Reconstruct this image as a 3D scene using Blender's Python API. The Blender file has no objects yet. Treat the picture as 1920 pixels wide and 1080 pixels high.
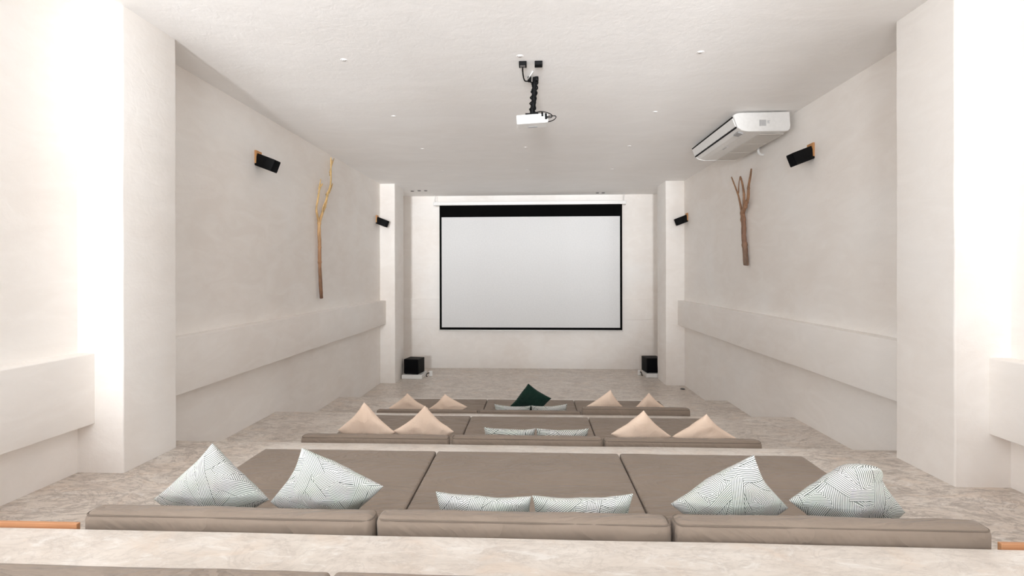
import bpy, bmesh, math, random
from mathutils import Vector, Matrix, noise

random.seed(7)
SC = bpy.context.scene
COL = SC.collection

# ------------------------------------------------------------------ camera
CZ = 2.9256                     # eye height above the floor in front of the screen
F_PX = 900.0
M_RIGHT = Vector((0.99904, 0.04369, -0.0021))
M_FWD = Vector((-0.04369, 0.99905, 0.0))
M_UP = Vector((0.0021, 0.00009, 1.0))
cam_d = bpy.data.cameras.new('camera')
cam = bpy.data.objects.new('camera', cam_d)
COL.objects.link(cam)
cam_d.sensor_width = 36.0
cam_d.lens = F_PX / 1920 * 36.0
cam_d.shift_y = -(540 - 513.4) / 1920
cam_d.clip_start = 0.05
cam_d.clip_end = 200
cam.matrix_world = Matrix(((M_RIGHT.x, M_UP.x, -M_FWD.x, 0),
                           (M_RIGHT.y, M_UP.y, -M_FWD.y, 0),
                           (M_RIGHT.z, M_UP.z, -M_FWD.z, CZ),
                           (0, 0, 0, 1)))
SC.camera = cam

# ------------------------------------------------------------------ world, lights, exposure
SC.view_settings.view_transform = 'Standard'
SC.view_settings.look = 'None'
SC.view_settings.gamma = 1.0
SC.view_settings.use_curve_mapping = False
SC.view_settings.exposure = 0.52
SC.cycles.max_bounces = 14
SC.cycles.diffuse_bounces = 10

w = bpy.data.worlds.new('sky')
SC.world = w
w.use_nodes = True
w.node_tree.nodes['Background'].inputs[0].default_value = (0.86, 0.93, 1.0, 1)
w.node_tree.nodes['Background'].inputs[1].default_value = 1.2


def area(name, loc, aim, sx, sy, power, color=(1, 1, 1)):
    d = bpy.data.lights.new(name, 'AREA')
    d.shape = 'RECTANGLE'
    d.size, d.size_y, d.energy, d.color = sx, sy, power, color
    o = bpy.data.objects.new(name, d)
    COL.objects.link(o)
    o.location = loc
    o.rotation_euler = (Vector(aim) - Vector(loc)).to_track_quat('-Z', 'Y').to_euler()
    return o


# unseen lamps far behind the rear wall, added to stand in for outdoor light
area('added_outdoor_lamp', (-1.6, -26.0, 1.0), (0.0, 8.0, 3.6), 3.6, 12.0, 12800, (0.97, 0.985, 1.0))
area('added_outdoor_lamp', (-10.0, -26.0, 0.0), (-1.5, -3.6, 3.6), 5.0, 9.0, 2300, (0.97, 0.985, 1.0))  # oblique lamp added to lift the right wall
area('added_outdoor_lamp', (7.5, -26.0, 0.0), (-1.5, -3.6, 3.6), 6.0, 9.0, 2300, (0.97, 0.985, 1.0))  # oblique lamp added to lift the left wall
# fill lamps added in the unseen side openings to brighten the walls
area('added_fill_left', (-4.07, -0.6, 3.6), (4.0, 1.2, 3.5), 3.6, 2.4, 90, (0.96, 0.98, 1.0))
area('added_fill_right', (3.92, -0.6, 3.6), (-4.0, 1.2, 3.6), 3.6, 2.4, 18, (0.96, 0.98, 1.0))

# ------------------------------------------------------------------ measures of the room
XL, XR = -4.101, 3.950          # side walls
PL, PR = -3.676, 3.505          # room faces of the two big pillars
PF, PB = 4.149, 4.796           # their near and far faces
CL, CR = -3.698, 3.471          # room faces of the two far pillars
CF, CB = 12.718, 13.58
BW = 14.825                     # screen wall
REAR = -3.6
ZC = 5.346                      # ceiling
T = [1.554, 1.144, 0.7346, 0.3248, 0.0]      # tier heights
E = [2.498, 4.998, 7.498, 9.998]             # tier edges
LT, LB = 2.22, 1.584            # wall ledge top and bottom
MT = 0.104                      # mattress thickness


# ------------------------------------------------------------------ materials
def new_mat(name):
    m = bpy.data.materials.new(name)
    m.use_nodes = True
    nt = m.node_tree
    b = nt.nodes['Principled BSDF']
    return m, nt, b


def N(nt, typ, **kw):
    n = nt.nodes.new(typ)
    for k, v in kw.items():
        if k.startswith('i_'):
            key = k[2:]
            key = int(key) if key.isdigit() else key
            n.inputs[key].default_value = v
        else:
            setattr(n, k, v)
    return n


def plain(name, col, rough=0.6, metal=0.0, spec=0.4):
    m, nt, b = new_mat(name)
    b.inputs['Base Color'].default_value = (*col, 1)
    b.inputs['Roughness'].default_value = rough
    b.inputs['Metallic'].default_value = metal
    b.inputs['Specular IOR Level'].default_value = spec
    # a faint procedural unevenness
    tc = N(nt, 'ShaderNodeTexCoord')
    nz = N(nt, 'ShaderNodeTexNoise', i_Scale=25.0)
    nt.links.new(tc.outputs['Object'], nz.inputs['Vector'])
    mx = N(nt, 'ShaderNodeMixRGB', blend_type='MULTIPLY')
    mx.inputs[0].default_value = 0.12
    mx.inputs[1].default_value = (*col, 1)
    nt.links.new(nz.outputs['Color'], mx.inputs[2])
    hs = N(nt, 'ShaderNodeHueSaturation')
    hs.inputs['Saturation'].default_value = 1.0
    nt.links.new(nz.outputs['Fac'], mx.inputs[2])
    nt.links.new(mx.outputs[0], b.inputs['Base Color'])
    return m


def ramp(nt, src, stops):
    r = N(nt, 'ShaderNodeValToRGB')
    el = r.color_ramp.elements
    while len(el) < len(stops):
        el.new(0.5)
    for e, (p, c) in zip(el, stops):
        e.position = p
        e.color = (*c, 1)
    nt.links.new(src, r.inputs[0])
    return r.outputs[0]


def noise_tex(nt, vec, scale, detail=4, rough=0.55, stretch=(1, 1, 1), rot=(0, 0, 0), dist=0.0):
    mp = N(nt, 'ShaderNodeMapping')
    mp.inputs['Scale'].default_value = stretch
    mp.inputs['Rotation'].default_value = rot
    nt.links.new(vec, mp.inputs['Vector'])
    nz = N(nt, 'ShaderNodeTexNoise')
    nz.inputs['Scale'].default_value = scale
    nz.inputs['Detail'].default_value = detail
    nz.inputs['Roughness'].default_value = rough
    nz.inputs['Distortion'].default_value = dist
    nt.links.new(mp.outputs[0], nz.inputs['Vector'])
    return nz.outputs['Fac']


def bump(nt, b, height, strength, dist=0.01):
    bp = N(nt, 'ShaderNodeBump')
    bp.inputs['Strength'].default_value = strength
    bp.inputs['Distance'].default_value = dist
    nt.links.new(height, bp.inputs['Height'])
    nt.links.new(bp.outputs[0], b.inputs['Normal'])


def mix(nt, fac, a, c, typ='MIX'):
    m = N(nt, 'ShaderNodeMixRGB', blend_type=typ)
    for i, s in ((0, fac), (1, a), (2, c)):
        if hasattr(s, 'links'):
            nt.links.new(s, m.inputs[i])
        elif i == 0:
            m.inputs[0].default_value = s
        else:
            m.inputs[i].default_value = (*s, 1)
    return m.outputs[0]


def plaster(name, c1, c2, c3, stretch=(1, 1, 1), bstr=0.25):
    """hand-trowelled lime plaster: cloudy patches, faint trowel strokes"""
    m, nt, b = new_mat(name)
    tc = N(nt, 'ShaderNodeTexCoord')
    v = tc.outputs['Object']
    big = noise_tex(nt, v, 0.55, 3, 0.5, stretch, dist=0.6)
    col = ramp(nt, big, [(0.32, c1), (0.52, c2), (0.72, c3)])
    st = noise_tex(nt, v, 2.6, 6, 0.62, (stretch[0], stretch[1] * 0.6, stretch[2] * 1.5), dist=1.2)
    col = mix(nt, ramp(nt, st, [(0.42, (0, 0, 0)), (0.75, (0.35, 0.35, 0.35))]), col, tuple(min(1, x * 1.10) for x in c3))
    nt.links.new(col, b.inputs['Base Color'])
    b.inputs['Roughness'].default_value = 0.78
    b.inputs['Specular IOR Level'].default_value = 0.25
    fine = noise_tex(nt, v, 9.0, 8, 0.6, (1, 1, 1), dist=0.8)
    mx = N(nt, 'ShaderNodeMath', operation='ADD')
    nt.links.new(fine, mx.inputs[0])
    nt.links.new(st, mx.inputs[1])
    bump(nt, b, mx.outputs[0], bstr, 0.012)
    return m


M_WALL = plaster('wall_plaster', (0.85, 0.802, 0.758), (0.88, 0.846, 0.811), (0.896, 0.878, 0.856))
M_CEIL = plaster('ceiling_plaster', (0.88, 0.868, 0.856), (0.892, 0.884, 0.876), (0.90, 0.895, 0.89), (0.4, 1.5, 1.0), 0.22)


def floor_mat():
    """polished pale cement: walked grey-brown and veined along the aisles, tier and step-edge brightness painted in"""
    m, nt, b = new_mat('polished_cement')
    tc = N(nt, 'ShaderNodeTexCoord')
    v = tc.outputs['Object']
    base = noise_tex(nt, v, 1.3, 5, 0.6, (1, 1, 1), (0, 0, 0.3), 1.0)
    pale = ramp(nt, base, [(0.3, (0.76, 0.69, 0.625)), (0.5, (0.83, 0.77, 0.71)), (0.7, (0.88, 0.84, 0.79))])  # step edges paler, partly light put into the colour
    worn = ramp(nt, base, [(0.3, (0.58, 0.505, 0.44)), (0.5, (0.665, 0.59, 0.52)), (0.7, (0.73, 0.665, 0.60))])  # walked-on dirt in the aisles, also the dimmer tone for near and far tiers
    sep = N(nt, 'ShaderNodeSeparateXYZ')
    nt.links.new(v, sep.inputs[0])

    def mt(op, a, c=None):
        n = N(nt, 'ShaderNodeMath', operation=op)
        for i, q in enumerate((a, c)):
            if isinstance(q, (int, float)):
                n.inputs[i].default_value = q
            elif q is not None:
                nt.links.new(q, n.inputs[i])
        return n.outputs[0]

    def mr(src, a, c):
        n = N(nt, 'ShaderNodeMapRange')
        n.inputs[1].default_value, n.inputs[2].default_value = a, c
        nt.links.new(src, n.inputs[0])
        return n.outputs[0]
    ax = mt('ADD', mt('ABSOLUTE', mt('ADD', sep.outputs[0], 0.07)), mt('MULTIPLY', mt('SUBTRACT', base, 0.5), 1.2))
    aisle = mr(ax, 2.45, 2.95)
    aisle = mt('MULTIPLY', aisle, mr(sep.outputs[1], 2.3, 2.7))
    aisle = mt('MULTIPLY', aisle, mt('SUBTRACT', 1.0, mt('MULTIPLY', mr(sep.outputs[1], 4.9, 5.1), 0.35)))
    mask = mt('MAXIMUM', aisle, mt('MULTIPLY', mr(sep.outputs[1], 9.99, 10.02), 0.6))  # far floor mixed partway, its brightness set by colour
    near = mt('MULTIPLY', mt('SUBTRACT', 1.0, mr(sep.outputs[1], 2.3, 2.6)), 0.7)  # near tier darkened in colour to offset the strong light there
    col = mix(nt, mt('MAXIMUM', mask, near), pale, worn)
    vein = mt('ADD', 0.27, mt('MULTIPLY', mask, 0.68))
    s1 = noise_tex(nt, v, 2.6, 9, 0.74, (0.8, 2.4, 2.4), (0, 0, 0.5), 1.8)
    col = mix(nt, mt('MULTIPLY', vein, ramp(nt, s1, [(0.50, (0, 0, 0)), (0.57, (0.75, 0.75, 0.75)), (0.68, (0.1, 0.1, 0.1))])), col, (0.36, 0.31, 0.27))
    s2 = noise_tex(nt, v, 8.0, 8, 0.7, (1.0, 2.8, 2.8), (0, 0, -0.4), 2.2)
    col = mix(nt, mt('MULTIPLY', vein, ramp(nt, s2, [(0.52, (0, 0, 0)), (0.60, (0.6, 0.6, 0.6)), (0.7, (0.2, 0.2, 0.2))])), col, (0.42, 0.37, 0.33))
    rg = noise_tex(nt, v, 1.9, 7, 0.66, (0.9, 1.9, 1.9), (0, 0, -0.6), 2.6)
    rg = mt('ABSOLUTE', mt('SUBTRACT', rg, 0.5))
    col = mix(nt, mt('MULTIPLY', vein, ramp(nt, rg, [(0.0, (0.75, 0.75, 0.75)), (0.012, (0.5, 0.5, 0.5)), (0.035, (0, 0, 0))])), col, (0.30, 0.25, 0.215))
    s3 = noise_tex(nt, v, 5.0, 8, 0.7, (1.0, 2.2, 2.2), (0, 0, 0.2), 1.5)
    col = mix(nt, ramp(nt, s3, [(0.53, (0, 0, 0)), (0.66, (0.6, 0.6, 0.6))]), col, (0.86, 0.83, 0.79))
    s4 = noise_tex(nt, v, 2.2, 5, 0.6, (1, 1.5, 1), (0.4, 0, 0.9), 1.2)
    col = mix(nt, ramp(nt, s4, [(0.54, (0, 0, 0)), (0.68, (0.30, 0.30, 0.30))]), col, (0.76, 0.60, 0.47))
    nt.links.new(col, b.inputs['Base Color'])
    b.inputs['Roughness'].default_value = 0.33
    b.inputs['Specular IOR Level'].default_value = 0.65
    bump(nt, b, s1, 0.08, 0.008)
    return m


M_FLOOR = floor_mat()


def fabric(name, col, col2, wr=0.5, fine=0.35, scale=1.6):
    m, nt, b = new_mat(name)
    tc = N(nt, 'ShaderNodeTexCoord')
    v = tc.outputs['Object']
    a = noise_tex(nt, v, 1.8, 4, 0.55)
    c = ramp(nt, a, [(0.3, col), (0.7, col2)])
    nt.links.new(c, b.inputs['Base Color'])
    b.inputs['Roughness'].default_value = 0.85
    b.inputs['Specular IOR Level'].default_value = 0.25
    b.inputs['Sheen Weight'].default_value = 0.15
    cr = noise_tex(nt, v, scale, 4, 0.5, (0.7, 2.6, 1.0), (0, 0, 0.28), 1.4)
    rd = N(nt, 'ShaderNodeMath', operation='PINGPONG')
    rd.inputs[1].default_value = 0.09
    nt.links.new(cr, rd.inputs[0])
    wv = noise_tex(nt, v, 160.0, 2, 0.5)
    s = N(nt, 'ShaderNodeMath', operation='MULTIPLY_ADD')
    nt.links.new(wv, s.inputs[0])
    s.inputs[1].default_value = 0.01 * fine
    nt.links.new(rd.outputs[0], s.inputs[2])
    bump(nt, b, s.outputs[0], wr, 0.10)
    return m


M_TAUPE = fabric('taupe_cotton', (0.258, 0.204, 0.162), (0.298, 0.238, 0.191), 1.0, 0.35, 1.3)
M_SEAM = plain('taupe_piping', (0.20, 0.16, 0.128), 0.9)
M_BEIGE = fabric('peach_linen', (0.88, 0.69, 0.55), (0.92, 0.745, 0.61), 0.22, 1.0, 3.0)
M_GREEN = fabric('dark_green_velvet', (0.002, 0.020, 0.013), (0.003, 0.030, 0.019), 0.5, 0.6, 4.0)


def pattern_mat():
    """white cotton printed with crossing bundles of thin dark lines"""
    m, nt, b = new_mat('crossing_line_print')
    L = nt.links
    tc = N(nt, 'ShaderNodeTexCoord')
    uv = tc.outputs['UV']
    wob = noise_tex(nt, uv, 3.0, 2, 0.5)
    sep = N(nt, 'ShaderNodeSeparateXYZ')
    L.new(uv, sep.inputs[0])

    def math_(op, a, c=None, d=None):
        n = N(nt, 'ShaderNodeMath', operation=op)
        for i, s in enumerate((a, c, d)):
            if s is None:
                continue
            if isinstance(s, (int, float)):
                n.inputs[i].default_value = s
            else:
                L.new(s, n.inputs[i])
        return n.outputs[0]
    U, V = sep.outputs[0], sep.outputs[1]
    W = math_('MULTIPLY', math_('SUBTRACT', wob, 0.5), 0.035)
    PER = 0.0092

    def lines(coord):
        fr = math_('FRACT', math_('DIVIDE', coord, PER))
        return math_('LESS_THAN', fr, 0.36)       # 1 on a dark line
    # ground: patches, each with lines its own way
    vo = N(nt, 'ShaderNodeTexVoronoi')
    vo.voronoi_dimensions = '2D'
    vo.inputs['Scale'].default_value = 9.0
    L.new(uv, vo.inputs['Vector'])
    sc_ = N(nt, 'ShaderNodeSeparateColor')
    L.new(vo.outputs['Color'], sc_.inputs[0])
    ang = math_('MULTIPLY', sc_.outputs[0], math.pi)
    cc = math_('ADD', math_('MULTIPLY', U, math_('COSINE', ang)), math_('MULTIPLY', V, math_('SINE', ang)))
    dark = lines(cc)
    # woven bands laid one over the other
    bands = [(0.35, 0.31, 0.085, 0.0, 2.1), (1.25, 0.36, 0.075, 0.13, 3.3), (2.2, 0.33, 0.08, 0.21, 4.7), (2.85, 0.40, 0.078, 0.05, 5.9),
             (0.85, 0.38, 0.072, 0.28, 7.7), (1.75, 0.34, 0.07, 0.17, 9.1), (2.55, 0.42, 0.07, 0.33, 11.3)]
    for th, per, wd, off, seed in bands:
        c, s = math.cos(th), math.sin(th)
        across = math_('ADD', math_('ADD', math_('MULTIPLY', U, c), math_('MULTIPLY', V, s)), W)
        along = math_('SUBTRACT', math_('MULTIPLY', V, c), math_('MULTIPLY', U, s))
        q = math_('ADD', math_('DIVIDE', across, per), off)
        idx = math_('FLOOR', q)
        inb = math_('LESS_THAN', math_('MULTIPLY', math_('FRACT', q), per), wd)
        # a band only runs for a length, then dives under
        seg = math_('FRACT', math_('ADD', math_('MULTIPLY', along, 1.9), math_('MULTIPLY', idx, 0.37 + seed * 0.1)))
        mask = math_('MULTIPLY', inb, math_('LESS_THAN', seg, 0.62))
        ln = lines(math_('MULTIPLY', math_('FRACT', q), per))
        # dark = mix(dark, ln, mask)
        dark = math_('ADD', math_('MULTIPLY', dark, math_('SUBTRACT', 1.0, mask)), math_('MULTIPLY', ln, mask))
    cl = noise_tex(nt, uv, 6.0, 2, 0.5)
    white = ramp(nt, cl, [(0.35, (0.80, 0.79, 0.78)), (0.65, (0.76, 0.80, 0.74))])
    col = mix(nt, dark, white, (0.045, 0.06, 0.055))
    L.new(col, b.inputs['Base Color'])
    b.inputs['Roughness'].default_value = 0.85
    b.inputs['Specular IOR Level'].default_value = 0.2
    bump(nt, b, noise_tex(nt, uv, 14.0, 4, 0.5), 0.35, 0.01)
    return m


M_PRINT = pattern_mat()
M_BLACK = plain('black_plastic', (0.003, 0.003, 0.0035), 0.6, 0, 0.15)
M_BLACKCLOTH = plain('black_screen_mask', (0.003, 0.003, 0.003), 0.9, 0, 0.05)
M_GRILLE = plain('black_speaker_cloth', (0.004, 0.004, 0.005), 0.9, 0, 0.1)
M_WHITEP = plain('white_plastic', (0.86, 0.86, 0.85), 0.35)
M_SCREEN = plain('projection_cloth', (0.70, 0.705, 0.71), 0.9, 0, 0.1)
M_GREYP = plain('grey_print', (0.42, 0.42, 0.43), 0.6)
M_DARKGREY = plain('dark_grey_plastic', (0.16, 0.15, 0.15), 0.6)
M_METAL = plain('grey_steel', (0.5, 0.5, 0.5), 0.35, 0.9)


def wood(name, cols, scale=6.0, grain=(1, 1, 0.12)):
    m, nt, b = new_mat(name)
    tc = N(nt, 'ShaderNodeTexCoord')
    g = noise_tex(nt, tc.outputs['Object'], scale, 6, 0.6, grain, dist=1.0)
    c = ramp(nt, g, [(0.3, cols[0]), (0.5, cols[1]), (0.7, cols[2])])
    nt.links.new(c, b.inputs['Base Color'])
    b.inputs['Roughness'].default_value = 0.6
    bump(nt, b, g, 0.4, 0.01)
    return m


M_ORANGEWOOD = wood('orange_stained_wood', [(0.42, 0.19, 0.09), (0.56, 0.27, 0.13), (0.66, 0.36, 0.19)], 5, (0.15, 1, 1))
M_PLATE = wood('brown_wood_plate', [(0.36, 0.16, 0.06), (0.55, 0.27, 0.10), (0.62, 0.36, 0.15)], 9)


def branch_mat(name, lo, mid, hi, z0, z1):
    """bark of a branch, bare pale wood at the tips, darker old bark at the foot"""
    m, nt, b = new_mat(name)
    tc = N(nt, 'ShaderNodeTexCoord')
    g = noise_tex(nt, tc.outputs['Object'], 14.0, 5, 0.65, (1, 1, 0.25), dist=0.8)
    sep = N(nt, 'ShaderNodeSeparateXYZ')
    nt.links.new(tc.outputs['Object'], sep.inputs[0])
    mr = N(nt, 'ShaderNodeMapRange')
    mr.inputs[1].default_value, mr.inputs[2].default_value = z0, z1
    nt.links.new(sep.outputs[2], mr.inputs[0])
    c = ramp(nt, mr.outputs[0], [(0.0, lo), (0.35, mid), (0.8, hi)])
    gm = ramp(nt, g, [(0.35, (0.45, 0.45, 0.45)), (0.6, (1, 1, 1))])
    c = mix(nt, 0.85, c, gm, 'MULTIPLY')
    nt.links.new(c, b.inputs['Base Color'])
    b.inputs['Roughness'].default_value = 0.55
    bump(nt, b, g, 0.5, 0.01)
    return m


# ------------------------------------------------------------------ mesh helpers
def link(name, bm, mat, parent=None, smooth=True, loc=None):
    me = bpy.data.meshes.new(name)
    if loc is not None:
        bmesh.ops.translate(bm, vec=-Vector(loc), verts=bm.verts)
    bmesh.ops.recalc_face_normals(bm, faces=bm.faces)
    bm.to_mesh(me)
    bm.free()
    me.materials.append(mat)
    if smooth:
        for p in me.polygons:
            p.use_smooth = True
    o = bpy.data.objects.new(name, me)
    COL.objects.link(o)
    if loc is not None:
        o.location = loc
    if parent:
        o.parent = parent
        if loc is None:
            o.location = (0, 0, 0)
    return o


def tag(o, label=None, cat=None, group=None, kind=None):
    if label:
        o['label'] = label
    if cat:
        o['category'] = cat
    if group:
        o['group'] = group
    if kind:
        o['kind'] = kind
    return o


def empty(name, loc, label, cat, group=None, rot=(0, 0, 0)):
    o = bpy.data.objects.new(name, None)
    o.empty_display_size = 0.1
    COL.objects.link(o)
    o.location = loc
    o.rotation_euler = rot
    return tag(o, label, cat, group)


def add_box(bm, lo, hi, mat=None):
    r = bmesh.ops.create_cube(bm, size=1.0)
    lo, hi = Vector(lo), Vector(hi)
    for v in r['verts']:
        v.co = Vector([(v.co[i] + 0.5) * (hi[i] - lo[i]) + lo[i] for i in range(3)])
        if mat is not None:
            v.co = mat @ v.co
    return r['verts']


def bevel(bm, w, seg=2):
    bmesh.ops.bevel(bm, geom=list(bm.edges), offset=w, segments=seg, profile=0.5, affect='EDGES')


def add_tube(bm, pts, rad, n=8, cap=True):
    pts = [Vector(p) for p in pts]
    if isinstance(rad, (int, float)):
        rad = [rad] * len(pts)
    rings = []
    up = Vector((0.13, 0.21, 0.97))
    for i, p in enumerate(pts):
        t = (pts[min(i + 1, len(pts) - 1)] - pts[max(i - 1, 0)]).normalized()
        a = t.cross(up)
        if a.length < 0.1:
            a = t.cross(Vector((1, 0, 0)))
        a.normalize()
        c = t.cross(a).normalized()
        rings.append([bm.verts.new(p + (a * math.cos(2 * math.pi * k / n) + c * math.sin(2 * math.pi * k / n)) * rad[i]) for k in range(n)])
    for r0, r1 in zip(rings, rings[1:]):
        for k in range(n):
            bm.faces.new((r0[k], r0[(k + 1) % n], r1[(k + 1) % n], r1[k]))
    if cap:
        bm.faces.new(rings[0][::-1])
        bm.faces.new(rings[-1])


def smooth_pts(pts, it=2):
    pts = [Vector(p) for p in pts]
    for _ in range(it):
        q = [pts[0]]
        for a, c in zip(pts, pts[1:]):
            q += [a * 0.75 + c * 0.25, a * 0.25 + c * 0.75]
        q.append(pts[-1])
        pts = q
    return pts


def soft_box(lo, hi, r, seg=0.06, wob=0.0, seed=0.0, top_dome=0.0, freq=5.0, sag=None):
    """an upholstered block: rounded edges, slightly uneven faces"""
    lo, hi = Vector(lo), Vector(hi)
    size = hi - lo
    ctr = (lo + hi) / 2
    bm = bmesh.new()
    ns = [max(4, int(round(size[i] / seg))) for i in range(3)]
    def coords(i):
        L_, n = size[i], ns[i]
        inner = [r + (L_ - 2 * r) * k / n for k in range(n + 1)]
        return [0, r * 0.12, r * 0.35, r * 0.65] + inner + [L_ - r * 0.65, L_ - r * 0.35, L_ - r * 0.12, L_]
    cs = [coords(i) for i in range(3)]
    for ax in range(3):
        a1, a2 = (ax + 1) % 3, (ax + 2) % 3
        for side in (0, 1):
            grid = []
            for u in cs[a1]:
                row = []
                for v in cs[a2]:
                    p = [0, 0, 0]
                    p[ax] = size[ax] * side
                    p[a1], p[a2] = u, v
                    row.append(bm.verts.new(p))
                grid.append(row)
            for i in range(len(grid) - 1):
                for j in range(len(grid[0]) - 1):
                    f = (grid[i][j], grid[i + 1][j], grid[i + 1][j + 1], grid[i][j + 1])
                    bm.faces.new(f if side else f[::-1])
    bmesh.ops.remove_doubles(bm, verts=bm.verts, dist=1e-5)
    for v in bm.verts:
        p = v.co.copy()
        q = Vector([min(max(p[i], r), size[i] - r) for i in range(3)])
        d = p - q
        n_ = d.normalized() if d.length > 1e-9 else Vector((0, 0, 1))
        v.co = q + n_ * r if d.length > 1e-9 else p
        wp = v.co + lo
        amp = wob * noise.noise(Vector((wp.x * freq * 0.6 + seed, wp.y * freq + seed, wp.z * freq)))
        amp += 0.45 * wob * noise.noise(Vector((wp.x * freq * 2.3 - seed, wp.y * freq * 2.1, wp.z * freq * 2.5 + seed)))
        v.co += n_ * amp
        if top_dome:
            fx = (v.co.x / size.x) * 2 - 1
            fy = (v.co.y / size.y) * 2 - 1
            fz = max(0, v.co.z / size.z)
            v.co.z += top_dome * max(0, 1 - fx ** 4) * max(0, 1 - fy ** 2) * fz
        v.co += lo
    return bm


# ------------------------------------------------------------------ the setting
def structure(name, bm, mat, smooth=False):
    o = link(name, bm, mat, smooth=smooth)
    o['kind'] = 'structure'
    return o


def profile_floor():
    """the stepped floor: one cast body with worn rounded nosings"""
    pts = [(BW, T[4])]
    edges = [(E[3], T[4], T[3]), (E[2], T[3], T[2]), (E[1], T[2], T[1]), (E[0], T[1], T[0]), (0.0, T[0], 1.964)]
    R = 0.018
    for y, zlo, zhi in edges:
        pts += [(y, zlo), (y, (zlo + zhi) / 2), (y, zhi - R)]
        pts += [(y - R * (1 - math.cos(a)), zhi - R + R * math.sin(a)) for a in (0.4, 0.8, 1.2, 1.5708)]
        pts += [(y - 0.12, zhi)]
    pts += [(REAR, 1.964)]
    bm = bmesh.new()
    nx = 90
    rows = []
    x0, x1 = XL - 0.02, XR + 0.02
    for i in range(nx + 1):
        x = x0 + (x1 - x0) * i / nx
        row = []
        for y, z in pts:
            k = 1.0 if 0.05 < z else 0.3
            dz = 0.004 * noise.noise(Vector((x * 1.3, y * 3, z * 9)))
            dy = 0.006 * noise.noise(Vector((x * 1.1 + 9, y * 2, z * 3)))
            row.append(bm.verts.new((x, y + (dy if REAR < y < BW else 0), z + dz * k)))
        rows.append(row)
    for a, c in zip(rows, rows[1:]):
        for j in range(len(pts) - 1):
            bm.faces.new((a[j], a[j + 1], c[j + 1], c[j]))
    # closed underside
    lo = [[bm.verts.new((x, y, -0.3)) for y in (BW, REAR)] for x in (x0, x1)]
    bm.faces.new((lo[0][0], lo[0][1], lo[1][1], lo[1][0]))
    bm.faces.new([*rows[0], lo[0][1], lo[0][0]])
    bm.faces.new([*rows[-1][::-1], lo[1][0], lo[1][1]])
    bm.faces.new((rows[0][0], rows[-1][0], lo[1][0], lo[0][0]))
    bm.faces.new((rows[0][-1], lo[0][1], lo[1][1], rows[-1][-1]))
    return bm


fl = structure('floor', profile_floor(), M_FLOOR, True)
md = fl.modifiers.new('edges', 'EDGE_SPLIT')
md.split_angle = math.radians(40)


def slab(name, lo, hi, mat=M_WALL, r=0.006, hand=False):
    bm = bmesh.new()
    add_box(bm, lo, hi)
    bevel(bm, r, 2)
    return structure(name, bm, mat)


def wavy_pillar(name, lo, hi):
    """plastered pillar with hand-worn arrises that wander a little"""
    lo, hi = Vector(lo), Vector(hi)
    bm = bmesh.new()
    n = 60
    r = 0.014
    prof = []
    for cx_, cy_, a0 in ((hi.x - r, hi.y - r, 0), (lo.x + r, hi.y - r, 90), (lo.x + r, lo.y + r, 180), (hi.x - r, lo.y + r, 270)):
        for k in range(5):
            a = math.radians(a0 + 90 * k / 4)
            prof.append((cx_ + r * math.cos(a), cy_ + r * math.sin(a)))
    rows = []
    for i in range(n + 1):
        z = lo.z + (hi.z - lo.z) * i / n
        row = []
        for x, y in prof:
            dx = 0.004 * noise.noise(Vector((x, y, z * 1.7))) + 0.0025 * noise.noise(Vector((x * 3, y * 3, z * 5)))
            dy = 0.005 * noise.noise(Vector((x + 5, y, z * 1.4)))
            row.append(bm.verts.new((x + dx, y + dy, z)))
        rows.append(row)
    m = len(prof)
    for a, c in zip(rows, rows[1:]):
        for j in range(m):
            bm.faces.new((a[j], a[(j + 1) % m], c[(j + 1) % m], c[j]))
    bm.faces.new(rows[0][::-1])
    bm.faces.new(rows[-1])
    o = structure(name, bm, M_WALL, True)
    e = o.modifiers.new('edges', 'EDGE_SPLIT')
    e.split_angle = math.radians(50)
    return o


SW = (-2.4, 1.2, 2.4, 4.8)          # side opening added for fill light: y range, z range
for nm, xa_, xb_ in (('wall_left', XL - 0.2, XL), ('wall_right', XR, XR + 0.2)):
    bm = bmesh.new()
    add_box(bm, (xa_, REAR - 0.2, -0.3), (xb_, SW[0], ZC + 0.15))
    add_box(bm, (xa_, SW[1], -0.3), (xb_, BW + 0.2, ZC + 0.15))
    add_box(bm, (xa_, SW[0], -0.3), (xb_, SW[1], SW[2]))
    add_box(bm, (xa_, SW[0], SW[3]), (xb_, SW[1], ZC + 0.15))
    structure(nm, bm, M_WALL)
for i, (xa_, xb_) in enumerate(((XL - 0.15, XL - 0.05), (XR + 0.05, XR + 0.15))):
    bm = bmesh.new()
    add_box(bm, (xa_, SW[0], SW[2]), (xb_, SW[0] + 0.06, SW[3]))
    add_box(bm, (xa_, SW[1] - 0.06, SW[2]), (xb_, SW[1], SW[3]))
    add_box(bm, (xa_, SW[0] + 0.06, SW[2]), (xb_, SW[1] - 0.06, SW[2] + 0.06))
    add_box(bm, (xa_, SW[0] + 0.06, SW[3] - 0.06), (xb_, SW[1] - 0.06, SW[3]))
    structure('unseen_window_%d' % (i + 3), bm, M_WHITEP)  # side frames out of view, added with the fill lamps
slab('wall_front', (XL - 0.2, BW, -0.3), (XR + 0.2, BW + 0.2, ZC + 0.15))
slab('ceiling', (XL - 0.2, REAR - 0.2, ZC), (XR + 0.2, BW + 0.2, ZC + 0.2), M_CEIL)

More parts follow.
